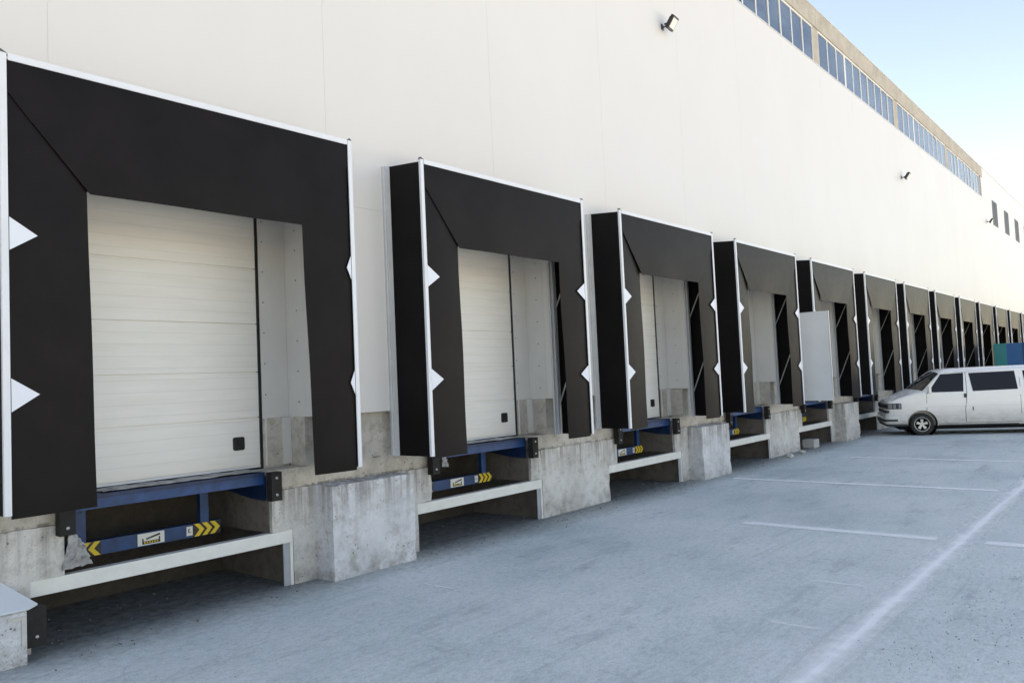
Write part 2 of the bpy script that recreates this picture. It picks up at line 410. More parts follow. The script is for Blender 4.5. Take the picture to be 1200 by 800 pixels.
# white end block with upright windows
WX=[50.4+4.2*k for k in range(6)]
b=MB(); e=[47.3]
for x in WX: e+= [x,x+1.58]
e.append(XR)
b.box(47.3,XR,-.003,.3,11.003,12.73)
ed=[47.3]
b.build('end_block_wall',M['clad'],W)
b=MB(); b.box(47.28,XR,-.03,.32,12.731,12.76); b.build('coping',M['alu_grey'],W)
for x in WX:
    f=MB(); 
    f.box(x,x+.06,-.02,0,9.87,11.32); f.box(x+1.52,x+1.58,-.02,0,9.87,11.32); f.box(x+.06,x+1.52,-.02,0,11.26,11.32); f.box(x+.06,x+1.52,-.02,0,9.87,9.93)
    f.box(x+.77,x+.81,-.02,0,9.93,11.26)
    o=f.build('upright_window',M['steel_cap'],W)
    g=MB(); g.box(x+.06,x+.77,-.008,-.002,9.93,11.26); g.box(x+.81,x+1.52,-.008,-.002,9.93,11.26); g.build('pane',M['dark_glass'],o)
b=MB(); b.box(XL,XR,.71,40,12.3,12.5); b.build('roof',M['roof'],W)
b=MB(); b.box(XL,XR,40,40.2,0,12.5); b.box(XL,XL+.2,.72,39.99,0,12.29); b.box(XR-.2,XR,.72,39.99,0,12.29); b.build('rear_wall',M['clad'],W)

# ------------------------------------------------------------------ dock shelters
ZB,ZT,SW,SD=1.27,4.83,3.337,.60
def dock_shelter():
    root=empty('dock_shelter',(0,0,ZB)); H=ZT-ZB
    for sx in (-.045,SW+.045):
        m=MB(); m.prism([(sx-.01,-SD+.02,-.0),(sx-.01,-.03,0),(sx-.01,-.03,H+.07),(sx-.01,-SD+.02,H+.02)],(.02,0,0)); m.build('side_panel',M['pvc_side'],root)
    m=MB(); m.prism([(-.034,-SD+.02,H+.0),(-.034,-.03,H+.05),(-.034,-.03,H+.064),(-.034,-SD+.02,H+.014)],(SW+.068,0,0)); m.build('top_panel',M['pvc_side'],root)
    # white front profiles
    for s in (0,1):
        x0,x1=(-.054,-.004) if s==0 else (SW+.004,SW+.054)
        m=MB(); m.box(x0,x1,-SD-.014,-SD-.004,0,H+.048)
        xs0=x0 if s==0 else x1-.005
        m.box(xs0,xs0+.005,-SD-.004,-SD+.05,0,H+.048)
        m.build('front_trim',M['alu'],root)
    m=MB(); m.box(.006,SW-.006,-SD-.016,-SD-.004,H-.005,H+.05); m.box(.006,SW-.006,-SD-.004,-SD+.05,H+.044,H+.05); m.build('top_trim',M['alu'],root)
    for x0 in (-.058,SW+.002):
        m=MB(); m.prism([(x0,-SD-.018,H+.049),(x0+.056,-SD-.018,H+.049),(x0+(.01 if x0<0 else .03),-SD-.018,H+.074)],(0,.04,0)); m.build('corner_cap',M['steel_cap'],root)
    # pale profiles against the wall
    for x0,x1 in ((-.15,-.056),(SW+.056,SW+.15)):
        m=MB(); m.box(x0,x1,-.03,-.001,-.0,H+.06); m.box(x0+.02 if x0<0 else x0,x1 if x0<0 else x1-.02,-.05,-.03,0,H+.06); m.build('wall_trim',M['alu_grey'],root)
    for s in (0,1):
        m=MB()
        for a,bb,dy in ((3.205,3.245,.03),(3.25,3.29,.06),(3.295,3.33,.035)):
            if s: a,bb=SW-bb,SW-a
            m.box(a,bb,-dy,-.001,0,H-.03)
        m.build('back_frame',M['alu_grey'],root)
    # braces inside the side panels
    for sx in (.0,SW-.0):
        for z0,z1 in ((.42,1.70),(1.92,3.05)):
            m=MB(); q=-.012 if sx>1 else .012
            m.tube((sx+q,-.02,z0),(sx+q,-SD+.03,z1),.013); m.build('brace',M['galv'],root)
    # curtains: origin of each sits in its hinge
    def side_curtain(s):
        m=MB(); rows=[]
        for k in range(15):
            u=k/14; r=[]
            zt_o,zt_i=H-.02,H-.83
            for j in range(9):
                w=j/8
                top=zt_o+(zt_i-zt_o)*w
                zz=-.03+(top+.03)*u
                inner=.60+.05*(1-u) if s==0 else .60-.09*(1-u)
                xx=inner*w
                yy=.0+.045*w*w*(1-.5*u)+.006*math.sin(3*u*math.pi+s)*w
                r.append((xx if s==0 else -xx,yy,zz))
            rows.append(r)
        m.grid(rows,.006,True,(0,1,0))
        return m.build('side_curtain',M['pvc'],root,loc=(0 if s==0 else SW,-SD+.012,0))
    side_curtain(0); side_curtain(1)
    m=MB(); rows=[]
    for k in range(9):
        u=k/8; r=[]                      # u 0 top, 1 bottom
        lo_l,lo_r=.62,SW-.62
        for j in range(13):
            w=j/12
            if u<.26: xl,xr=.0,SW
            else:
                q=(u-.26)/.74; xl=.0+lo_l*q; xr=SW-(SW-lo_r)*q
            r.append((xl+(xr-xl)*w,.0+.02*u*u+.006*math.sin(w*9+u*2)*u,-.97*u))
        rows.append(r)
    m.grid(rows,.006,True,(0,1,0)); m.build('header_curtain',M['pvc'],root,loc=(0,-SD-.002,H-.005))
    for s in (0,1):
        for zc in (3.45-ZB,2.19-ZB):
            x0=.003 if s==0 else SW-.003; d=.20 if s==0 else -.20
            m=MB(); m.prism([(x0,-SD-.010,zc+.13),(x0+d,-SD-.010,zc),(x0,-SD-.010,zc-.13)],(0,.003,0))
            m.build('marker',M['marker'],root)
    return root
proto=dock_shelter()
SH=["black dock shelter nearest the camera, cut by the left edge of the picture",
 "second dock shelter from the left, black with its whole side panel showing",
 "third black dock shelter from the left, just left of a jutting concrete block",
 "fourth black dock shelter from the left, beside the one with a white side sheet",
 "fifth black dock shelter, with a white metal sheet standing out from its side",
 "sixth black dock shelter, standing just left of the white van's nose",
 "seventh black dock shelter, rising behind the windscreen of the white van",
 "eighth black dock shelter, behind the front door window of the white van",
 "ninth black dock shelter, behind the middle of the white van's roof",
 "tenth black dock shelter, immediately left of the one the teal and blue truck backs onto",
 "eleventh black dock shelter, seen just above the left end of the teal and blue truck",
 "twelfth black dock shelter, seen above the middle of the teal and blue truck",
 "thirteenth black dock shelter, small and far, above the truck near the picture's edge",
 "fourteenth black dock shelter, the farthest one, at the very right edge of the picture"]
shelters=[proto]+[copy_tree(proto) for i in range(NB-1)]
rr=random.Random(3)
for i,o in enumerate(shelters):
    o.location=(P*i,0,ZB); tag(o,SH[i],'dock shelter','dock shelters along the warehouse wall')
    for ch in o.children:
        n=ch.name.split('.')[0]
        if n=='side_curtain': ch.rotation_euler.z=R(rr.uniform(-1.2,1.6))*(1 if ch.location.x<1 else -1)
        if n=='header_curtain': ch.rotation_euler.x=R(rr.uniform(-.8,.4)+(-1.6 if i==4 else 0))
# on the nearest shelter the right-hand markers are folded round the profile
for ch in proto.children:
    if ch.name.startswith('marker') and max(v.co.x for v in ch.data.vertices)>2:
        me=ch.data.copy(); ch.data=me
        for v in me.vertices:
            if v.co.x<SW-.1: v.co.x=SW-.06
# loose white sheet on the side of the fifth shelter
m=MB(); m.box(17.875,17.90,-.96,-.02,1.30,3.52)
o=m.build('sheet_metal_panel',M['sheet'],bevel=.004); tag(o,'tall white metal sheet fixed to the side of the fifth dock shelter','panel')
me=MB(); me.box(17.868,17.907,-.975,-.962,1.28,3.53); me.box(17.868,17.907,-.96,-.02,3.521,3.532); me.build('edge_profile',M['alu_grey'],o)

# ------------------------------------------------------------------ dock levellers
def leveller():
    root=empty('dock_leveller',(0,.2,.6)); oy,oz=.2,.6
    def B(m,x0,x1,y0,y1,z0,z1): m.box(x0,x1,y0-oy,y1-oy,z0-oz,z1-oz)
    m=MB(); B(m,.66,2.68,.17,1.55,1.222,1.262); m.build('platform',M['blue'],root)
    m=MB(); B(m,.66,2.68,.19,.25,1.13,1.22); m.build('front_beam',M['blue2'],root)
    for x in (.64,2.68):
        m=MB(); m.prism([(x,.18-oy,1.22-oz),(x,.18-oy,.95-oz),(x,.45-oy,.96-oz),(x,1.5-oy,1.1-oz),(x,1.5-oy,1.22-oz)],(.018,0,0)); m.build('side_skirt',M['blue'],root)
    for x0,x1 in ((.93,1.02),(2.185,2.28)):
        m=MB(); B(m,x0,x1,.64,.70,.762,1.22); p=m.build('post',M['blue2'],root)
        m=MB(); m.lathe(((x0+x1)/2,.64-oy,1.07-oz),(0,-1,0),[(0,.012),(.012,.011),(.014,0)],8); m.build('bolt',M['steel_cap'],p)
    m=MB(); B(m,.87,2.42,.65,.75,.622,.76); bar=m.build('lower_bar',M['blue2'],root)
    # hazard arrows, sticker and little square sign on the bar
    def chev(x,d):
        w,h=.06,.066
        y=.6455-oy; z=.691-oz
        k.prism([(x,y,z+h),(x+d*w,y,z),(x,y,z-h),(x+d*.055,y,z-h),(x+d*(.055+w),y,z),(x+d*.055,y,z+h)],(0,.002,0))
    for x0,x1,cx,d in ((.885,1.16,(.975,1.065,1.155),-1),(2.10,2.415,(2.115,2.205,2.295),1)):
        g=MB(); B(g,x0,x1,.648,.6495,.624,.758); hz=g.build('hazard_backing',M['black'],bar)
        k=MB()
        for x in cx: chev(x,d)
        k.build('chevron',M['yellow'],hz)
    g=MB(); B(g,1.515,1.79,.6465,.6495,.632,.75); st=g.build('sticker',M['plate'],bar)
    g=MB(); B(g,1.56,1.745,.6445,.6462,.642,.672); B(g,1.56,1.574,.6445,.6462,.673,.70); B(g,1.731,1.745,.6445,.6462,.673,.70); g.prism([(1.60,.6445-oy,.685-oz),(1.745,.6445-oy,.715-oz),(1.745,.6445-oy,.735-oz),(1.60,.6445-oy,.700-oz)],(0,.0017,0)); g.build('print',M['black'],st)
    g=MB(); 
    for j in range(6): B(g,1.578+.026*j,1.592+.026*j,.643,.6443,.65,.666)
    g.build('lettering',M['yellow'],st)
    g=MB(); B(g,2.03,2.098,.6465,.6495,.645,.74); sq=g.build('square_sign',M['plate'],bar)
    g=MB(); B(g,2.048,2.056,.645,.6462,.675,.715); B(g,2.056,2.07,.645,.6462,.675,.682); B(g,2.056,2.068,.645,.6462,.692,.698); B(g,2.056,2.07,.645,.6462,.708,.715); B(g,2.076,2.082,.645,.6462,.675,.682); g.build('lettering',M['black'],sq)
    for x0,x1 in ((.56,.69),(2.662,2.79)):
        m=MB(); B(m,x0,x1,.012,YP,.955,1.262); q=m.build('bumper',M['rubber'],root)
        m=MB(); 
        for z in (1.02,1.20): m.lathe(((x0+x1)/2,.012-oy,z-oz),(0,-1,0),[(0,.016),(.006,.015),(.008,0)],10)
        m.build('bolt',M['galv'],q)
    return root
LV=["blue dock leveller under the nearest dock shelter, hazard arrows on both bar ends",
 "blue dock leveller in the pit under the second dock shelter from the left",
 "blue dock leveller under the third dock shelter, left of a jutting concrete block",
 "blue dock leveller under the fourth dock shelter, right of a jutting concrete block",
 "dark blue dock leveller hanging below the white metal sheet of the fifth shelter"]
lv=leveller()
for i in range(NB):
    o=lv if i==0 else copy_tree(lv)
    o.location=(P*i,.2,.6)
    lab=LV[i] if i<5 else ("dock leveller under the sixth dock shelter, left of the white van's nose" if i==5 else "dock leveller in a far bay hidden behind the white van")
    tag(o,lab,'dock leveller','dock levellers in the loading bays')
# steel bars across the tail-lift pockets
def bar():
    root=empty('pocket_barrier',(0,.12,0)); oy=.12
    m=MB(); m.box(.358,2.978,0,.012,.465,.60); m.box(.358,2.978,.012,.10,.588,.60); m.box(.358,2.978,.012,.04,.465,.475); m.build('beam',M['bar'],root,bevel=.003)
    m=MB(); m.box(2.862,2.972,.012,.022,.0,.464); m.build('post',M['bargrey'],root)
    m=MB(); m.box(2.940,2.976,.0,.011,.0,.464); m.build('post_flange',M['bar'],root)
    return root
BR=["white steel beam on a grey post across the pocket under the nearest dock shelter",
 "white steel beam on a grey post under the second dock shelter from the left",
 "white steel beam across the pocket under the third dock shelter",
 "white steel beam across the pocket under the fourth dock shelter",
 "white steel beam above the small pale concrete cube, under the fifth shelter",
 "short-looking white steel beam just left of the white van, under the sixth shelter"]
br=bar()
for i in range(NB):
    o=br if i==0 else copy_tree(br)
    o.location=(P*i,.12,0)
    tag(o,BR[i] if i<6 else 'white steel pocket beam in a far bay hidden behind the white van','barrier','steel beams across the pockets')

# jutting concrete blocks
BK={0:"big weathered concrete block jutting out between the first and second dock shelters",
    2:"jutting concrete block between the third and fourth dock shelters",
    4:"brownish grey concrete block jutting out right of the white metal sheet"}
for i in (0,2,4):
    m=MB(); X=P*i; h=1.05 if i<4 else 1.06
    y0=-.207
    xa,xb=(3.28,4.514) if i!=4 else (3.15,4.40)
    # slightly irregular cast block, subdivided so the edge can wobble
    rnd=random.Random(i+5); 
    m.box(X+xa,X+xb,y0,YP-.002,0,h)
    o=m.build('concrete_block',M['conc2'] if i<4 else M['conc'])
    roughen(o,.085,.006,YP-.01,.032)
    tag(o,BK[i],'concrete block','concrete blocks jutting from the dock wall')

# low stub with tin cover at the left edge
K=empty('concrete_stub',(0,-.05,0),'low concrete stub under a pale tin cover in the bottom left corner','concrete stub')
m=MB(); m.prism([(-.7,-.125,0),(-.7,.155,0),(-.7,.155,.60),(-.7,-.125,.43)],(.935,0,0)); m.build('stub_body',M['conc2'],K,bevel=.01)
m=MB(); m.prism([(-.72,-.16,.445),(.235,-.16,.445),(.31,-.13,.462),(.14,.157,.630),(-.72,.157,.630)],(0,-.008,.016)); m.build('tin_cover',M['tin'],K,bevel=.003)
m=MB(); m.box(.24,.39,-.10,.10,.12,.435); q=m.build('bumper',M['rubber'],K,bevel=.006)
m=MB(); m.lathe((.315,-.10,.2),(0,-1,0),[(0,.014),(.006,.013),(.008,0)],10); m.build('bolt',M['galv'],q)
m=MB(); m.box(.19,.225,-.135,-.127,.16,.40); m.box(.09,.19,-.133,-.127,.37,.40); m.build('corner_plate',M['galv'],K)

# small things lying about
m=MB(); m.box(19.03,19.42,-.02,.30,0,.22); o=m.build('concrete_cube',M['rock'],bevel=.012); tag(o,'small pale concrete cube on the ground below the white beam of the fifth bay','concrete cube')
def chunk(r,seed):
    rnd=random.Random(seed); b=bmesh.new(); bmesh.ops.create_icosphere(b,subdivisions=2,radius=r)
    for v in b.verts: v.co*=rnd.uniform(.7,1.15); v.co.z=max(v.co.z*.6,-r*.35)
    me=bpy.data.meshes.new('rubble_chunk'); b.to_mesh(me); b.free(); me.materials.append(M['rock']); return me
for (x,y,r,s,l) in ((16.75,-.22,.10,1,'whitish rubble lump at the wall foot, the left one of two'),(17.75,-.16,.085,2,'whitish rubble lump at the wall foot, the right one of two')):
    o=bpy.data.objects.new('rubble_chunk',chunk(r,s)); COL.objects.link(o); o.location=(x,y,r*.35); tag(o,l,'rubble','rubble lumps by the wall')
# crumpled film on the levellers
def film(name,pts,seed,label,n=10,thick=.004):
    """pts: four corners; a crumpled patch between them"""
    rnd=random.Random(seed); a,b_,c_,d_=[Vector(p) for p in pts]; rows=[]
    for i in range(n):
        u=i/(n-1); r=[]
        for j in range(n):
            w=j/(n-1); p=(a*(1-w)+b_*w)*(1-u)+(d_*(1-w)+c_*w)*u
            e=.8 if 0<i<n-1 and 0<j<n-1 else .5
            r.append(p+Vector((rnd.uniform(-1,1)*.014,rnd.uniform(-1,1)*.016,rnd.uniform(-.2,1)*.016))*e*1.4)
        rows.append(r)
    m=MB(); m.grid(rows,thick,False,(0,.6,.8)); o=m.build(name,M['film']); tag(o,label,'plastic film','torn film left on the levellers')
film('plastic_film',[(1.0,.17,1.275),(2.66,.17,1.275),(2.66,.46,1.27),(1.0,.46,1.27)],1,'long grey plastic film lying on the nearest blue dock leveller',18)
film('plastic_film',[(.60,.095,.64),(.86,.10,.66),(.80,.12,.84),(.69,.12,.98)],2,'torn grey film hanging at the left end of the nearest leveller bar')
film('plastic_film',[(5.3,.17,1.275),(7.15,.17,1.275),(7.15,.46,1.27),(5.3,.46,1.27)],3,'dusty film lying on the second blue dock leveller',18)
film('plastic_film',[(4.5+.87,.16,1.02),(4.5+.99,.155,1.0),(4.5+.96,.16,1.22),(4.5+.9,.16,1.22)],4,'white rag of film hanging below the second dock shelter')
film('plastic_film',[(4.5+2.72,.09,1.0),(4.5+2.86,.08,.96),(4.5+2.74,.1,1.2),(4.5+2.70,.1,1.24)],5,'torn film hanging by the right bumper of the second bay')
# rubble strewn along the wall foot and in the pockets
rnd=random.Random(11); m=MB()
for k in range(900):
    x=rnd.uniform(-1,24); y=rnd.choice((rnd.gauss(-.05,.25),rnd.uniform(.1,1.2)))
    s=rnd.uniform(.002,.007)*(2.2 if rnd.random()<.05 else 1)
    if y>.08 and not (.36<(x%P)<2.95 and x>0): continue
    if y<.1 and (x%P)>3.2 and (x%P)<4.55 and int(x//P)%2==0: continue
    a=rnd.uniform(0,3.1); ax=Vector((math.cos(a),math.sin(a),rnd.uniform(-.3,.3))).normalized(); az=Vector((0,0,1)); ay=az.cross(ax).normalized(); az=ax.cross(ay)
    m.obox((x,y,s*.6+.004),ax,s*rnd.uniform(.8,1.6),ay,s,az,s*.7)
for k in range(240):
    x,y=(rnd.gauss(4.3+(k%3)*1.2,.35),rnd.gauss(-6.0-(k%3)*.3,.3)) if k%4 else (rnd.uniform(1,16),rnd.uniform(-7,-.5))
    s=rnd.uniform(.0015,.0035); a=rnd.uniform(0,3.1); ax=Vector((math.cos(a),math.sin(a),0)); ay=Vector((-ax.y,ax.x,0))
    m.obox((x,y,s*.6+.004),ax,s*rnd.uniform(.8,1.5),ay,s,(0,0,1),s*.7)
tag(m.build('gravel',M['grit']),'scattered grit and small stones along the dock wall and on the yard','gravel',kind='stuff')

# ------------------------------------------------------------------ floodlights
def floodlight():
    r=empty('floodlight',(0,0,0))
    m=MB(); m.box(-.06,.06,-.02,-.001,-.07,.07); m.build('wall_plate',M['black'],r)
    m=MB(); m.tube((0,-.02,0),(0,-.16,-.02),.018); m.box(-.17,-.158,-.26,-.13,-.035,.005); m.box(.158,.17,-.26,-.13,-.035,.005); m.box(-.17,.17,-.15,-.13,-.035,.005); m.build('bracket',M['black'],r)
    fwd=Vector((0,-.82,-.57)).normalized(); up=Vector((0,-.57,.82)).normalized(); rt=Vector((1,0,0)); c=Vector((0,-.27,.03))
    m=MB(); m.obox(c,rt,.155,up,.17,fwd,.045)
    for k in range(7): m.obox(c-fwd*.06+rt*(-.12+.04*k),rt,.005,up,.12,fwd,.018)
    h=m.build('housing',M['black'],r,bevel=.008)
    m=MB(); m.obox(c+fwd*.048-up*.0,rt,.125,up,.12,fwd,.004); m.build('lens',M['lamp_white'],h)
    return r
f=floodlight()
FL=["black floodlight with a pale lens high on the white wall, nearest the camera","small black floodlight on the middle of the white wall","farthest black floodlight, beside the first upright window"]
for i,(x,z) in enumerate(((11.93,9.12),(30.2,9.17),(48.3,9.78))):
    o=f if i==0 else copy_tree(f); o.location=(x,0,z); o.scale=(.8,.8,.8); o.rotation_euler.z=R(6); tag(o,FL[i],'floodlight','floodlights on the warehouse wall')

# ------------------------------------------------------------------ van (u runs back from the nose, v up, w sideways)
VX,VY=23.90,-.453
V=empty('parked_van',(VX,VY,0),'white panelled minivan with dark tinted windows parked with its nose to the dock wall','van'); V.rotation_euler.z=R(22)
def lerp(a,b,t): return a+(b-a)*t
def curve(pts,u):
    if u<=pts[0][0]: return pts[0][1]
    for (a,va),(b,vb) in zip(pts[:-1],pts[1:]):
        if u<=b:
            t=(u-a)/(b-a); return lerp(va,vb,t)
    return pts[-1][1]
LN=5.10
TOP=[(0,.90),(.02,.965),(.05,1.015),(.10,1.06),(.28,1.175),(.50,1.275),(.66,1.33),(.72,1.36),(.90,1.50),(1.12,1.68),(1.28,1.80),(1.38,1.865),(1.5,1.905),(1.7,1.93),(2.1,1.94),(4.6,1.94),(4.85,1.92),(5.0,1.86),(5.07,1.78),(LN,1.6)]
BOT=[(0,.42),(.1,.33),(.8,.29),(1.5,.27),(4.4,.28),(4.95,.34),(LN,.45)]
WID=[(0,.74),(.02,.79),(.06,.835),(.14,.87),(.28,.895),(.5,.913),(.8,.92),(4.5,.92),(4.9,.895),(5.05,.86),(LN,.80)]
def gsh(u): return curve([(0,1),(.7,1),(1.36,.40),(1.9,0)],u)
def fsh(v): return max(0,min(1,(v-1.05)/.25))
def SHO(u): return curve(TOP,u)-curve([(0,.05),(.2,.09),(.7,.10),(1.4,.12),(2,.15),(LN,.15)],u)
def wbase(u,v):
    w=curve(WID,u)
    if v>1.2: w*=1-(v-1.2)*.19
    if v<.62: w*=1-.07*((.62-v)/.35)**2
    if abs(v-.87)<.012: w-=.006
    return w
NE=2.5
def hw(u,v):
    s=SHO(u); w=wbase(u,v)
    if v<=s: return w
    t=min(1,(v-s)/(curve(TOP,u)-s)); return w*max(0,1-t**NE)**(1/NE)
def topz(u,w):
    s=SHO(u); t=curve(TOP,u); ww=wbase(u,s); q=min(1,abs(w)/ww); return s+(t-s)*(1-q**NE)**(1/NE)
us=[0,.01,.02,.04,.06,.10,.14,.2,.28,.36,.43,.5,.58,.66,.69,.72,.80,.9,1.0,1.12,1.2,1.28,1.33,1.38,1.44,1.5,1.6,1.75,1.95,2.2,2.5,2.8,3.1,3.4,3.7,4.0,4.3,4.6,4.8,4.9,5.0,5.04,5.07,5.09,LN]
rows=[]
for u in us:
    bz,s,tz=curve(BOT,u),SHO(u),curve(TOP,u); half=[]
    vs=[bz+(s-bz)*k/14 for k in range(15)]
    for v in vs: half.append((wbase(u,v),v))
    for k in range(1,9):
        a=math.pi/2*k/8; v=s+(tz-s)*math.sin(a)**(2/NE); half.append((wbase(u,s)*(max(0,math.cos(a))**(2/NE)),v))
    dd=lambda w,v: .33*(w/wbase(u,SHO(u)))**2*fsh(v)*gsh(u)
    ring=[(w,-u-dd(w,v),v) for w,v in half]+[(-w,-u-dd(w,v),v) for w,v in half[-2::-1]]
    rows.append(ring)
m=MB(); n=len(rows[0]); vsx=[p for r in rows for p in r]; fs=[]
for i in range(len(rows)-1):
    for j in range(n): fs.append((i*n+j,i*n+(j+1)%n,(i+1)*n+(j+1)%n,(i+1)*n+j))
m.add(vsx,fs,True)
# end caps
for i in (0,len(rows)-1): m.add(rows[i],[tuple(range(n))],True)
body=m.build('body',M['van'],V)
bm=bmesh.new(); bm.from_mesh(body.data); bmesh.ops.remove_doubles(bm,verts=bm.verts,dist=.0005); bmesh.ops.recalc_face_normals(bm,faces=bm.faces); bm.to_mesh(body.data); bm.free()
UF,UR,WR=.945,4.265,.322
cut=MB()
for u in (UF,UR):
    for s in (-1,1): cut.lathe((s*.62,-u-.015,.335),(s,0,0),[(0,0),(0,.40),(.5,.40),(.5,0)],40,False)
cu=cut.build('wheel_arch_cutter',M['dark'],V)
bm=bmesh.new(); bm.from_mesh(cu.data); bmesh.ops.remove_doubles(bm,verts=bm.verts,dist=.0005); bmesh.ops.dissolve_degenerate(bm,edges=bm.edges,dist=.0001); bmesh.ops.recalc_face_normals(bm,faces=bm.faces); bm.to_mesh(cu.data); bm.free()
md=body.modifiers.new('arches','BOOLEAN'); md.object=cu; md.operation='DIFFERENCE'; md.solver='EXACT'
bpy.context.view_layer.update(); dg=bpy.context.evaluated_depsgraph_get(); nm=bpy.data.meshes.new_from_object(body.evaluated_get(dg)); body.modifiers.clear(); body.data=nm
bpy.data.objects.remove(cu)
nm.set_sharp_from_angle(angle=R(40))
# arch liners (dark) and body-colour lips
for u in (UF,UR):
    for s in (-1,1):
        m=MB(); m.lathe((s*.60,-u-.015,.335),(s,0,0),[(0,.02),(0,.395),(.275,.397)],40); m.build('arch_liner',M['dark'],V)
def hs(u,v):
    q=u
    for _ in range(4): q=u-.33*fsh(v)*gsh(q)*(min(1,hw(q,v)/wbase(q,SHO(q))))**2
    return hw(q,v)
def side_patch(poly,off,name,mt,parent,sides=(-1,1),nu=10,nv=8):
    a,b_,c_,d_=poly
    for s in sides:
        m=MB()
        rows=[]
        for i in range(nv+1):
            q=i/nv; r=[]
            for j in range(nu+1):
                p=j/nu
                u=lerp(lerp(a[0],b_[0],p),lerp(d_[0],c_[0],p),q); v=lerp(lerp(a[1],b_[1],p),lerp(d_[1],c_[1],p),q)
                r.append((s*(hs(u,v)+off),-u,v))
            rows.append(r)
        m.grid(rows,.004,True,(-s,0,0)); o=m.build(name,mt,parent)
    return o
def seam(pts,w,off,mt,name,parent,sides=(-1,1)):
    for s in sides:
        m=MB()
        for (u0,v0),(u1,v1) in zip(pts[:-1],pts[1:]):
            k=6; du,dv=u1-u0,v1-v0; L=math.hypot(du,dv); nx,nz=-dv/L*w/2,du/L*w/2; r1=[];r2=[]
            for j in range(k+1):
                u=lerp(u0,u1,j/k); v=lerp(v0,v1,j/k)
                for r,g in ((r1,1),(r2,-1)):
                    uu,vv=u+nx*g,v+nz*g; r.append((s*(hs(uu,vv)+off),-uu,vv))
            m.grid([r1,r2],.003,False,(-s,0,0))
        o=m.build(name,mt,parent)
    return o
G=M['van_glass']
side_patch([(1.15,1.25),(2.08,1.25),(2.12,1.79),(1.52,1.77)],.004,'front_door_window',G,V)
side_patch([(2.32,1.25),(3.46,1.27),(3.42,1.79),(2.25,1.775)],.004,'rear_side_window',G,V)
side_patch([(3.66,1.275),(4.80,1.28),(4.74,1.78),(3.62,1.79)],.004,'quarter_window',G,V)
m=MB(); rows=[]
for i in range(12):
    u=lerp(.71,1.36,i/11); r=[]
    for j in range(25):
        q=lerp(-1,1,j/24); ww=wbase(u,SHO(u))*.955*q; zz=topz(u,ww); r.append((ww*1.003,-u-.33*(ww/wbase(u,SHO(u)))**2*fsh(zz)*gsh(u)+.005,zz+.006))
    rows.append(r)
m.grid(rows,.004,True,(0,-.5,-.8)); ws=m.build('windscreen',M['screen'],V)
m=MB()
for w0,w1 in ((-.05,.55),(-.62,-.02)):
    m.tube((w0,-.74+.02-.33*w0*w0,topz(.74,w0)+.02),(w1,-.92+.02-.3*w1*w1,topz(.92,w1)+.025),.008)
m.build('wiper',M['black'],ws)
D=M['bumper']
seam([(1.09,.72),(1.11,1.20),(1.15,1.245)],.010,.0015,D,'door_seam',V)
seam([(2.10,.34),(2.10,.75),(2.14,.95),(2.16,1.20),(2.17,1.80)],.014,.0015,D,'door_seam',V)
seam([(2.12,.345),(3.50,.35),(3.53,1.84)],.010,.0015,D,'door_seam',V)
seam([(1.40,.335),(2.09,.335)],.010,.0015,D,'door_seam',V)
seam([(1.38,.285),(3.44,.285)],.035,.003,D,'sill_strip',V)
seam([(.45,.83),(3.5,.825)],.007,.001,M['alu_grey'],'crease_seam',V)
seam([(.14,1.02),(.40,1.145),(.62,1.25)],.008,.001,D,'bonnet_seam',V)
seam([(1.62,1.815),(3.2,1.835)],.03,.002,D,'roof_gutter',V)
side_patch([(2.08,1.07),(2.15,1.07),(2.15,1.19),(2.08,1.19)],.012,'door_handle',M['black'],V,nu=3,nv=3)
side_patch([(2.28,.70),(2.31,.70),(2.31,.80),(2.28,.80)],.002,'dent_mark',D,V,sides=(-1,),nu=2,nv=3)
# front end: bumper follows the nose plan
def nose_path(off,u1,k=26):
    pts=[]
    L=[]
    for s in (1,-1):
        for j in range(k+1):
            q=j/k; u=u1*(1-q)**2; L.append((s*(curve(WID,u)+off),-u+(off if u<.12 else off*max(0,1-(u-.12)/.2)))) if s>0 else L.append((s*(curve(WID,u1*q*q)+off),-(u1*q*q)+(off if u1*q*q<.12 else off*max(0,1-(u1*q*q-.12)/.2))))
    return L
def nose_band(off,u1,z0,z1,name,mt,parent,taper=.0):
    m=MB(); L=nose_path(off,u1); rows=[]
    prof=[(z0,-.05),(z0+.02,-.005),(lerp(z0,z1,.45),.0),(z1-.015,-.004),(z1,-.03),(z1,-.08)]
    for z,d in prof:
        L2=nose_path(off+d,u1); rows.append([(x,y,z) for x,y in L2])
    m.grid(rows,0,True); return m.build(name,mt,parent)
fb=nose_band(.05,.56,.335,.625,'front_bumper',M['van'],V)
nose_band(.03,.56,.27,.338,'bumper_lip',D,fb)
nose_band(.062,.30,.41,.50,'bumper_slot',D,fb)
nose_band(.018,.10,.66,.755,'lower_grille',D,V)
nose_band(.016,.075,.80,.945,'grille',D,V)
m=MB(); L=nose_path(.02,.075)
for z in (.83,.865,.90): 
    for (p,q) in zip(L[:-1],L[1:]): 
        if (Vector(p)-Vector(q)).length>1e-4: m.tube((*p,z),(*q,z),.006,6)
m.build('grille_bar',M['black'],V)
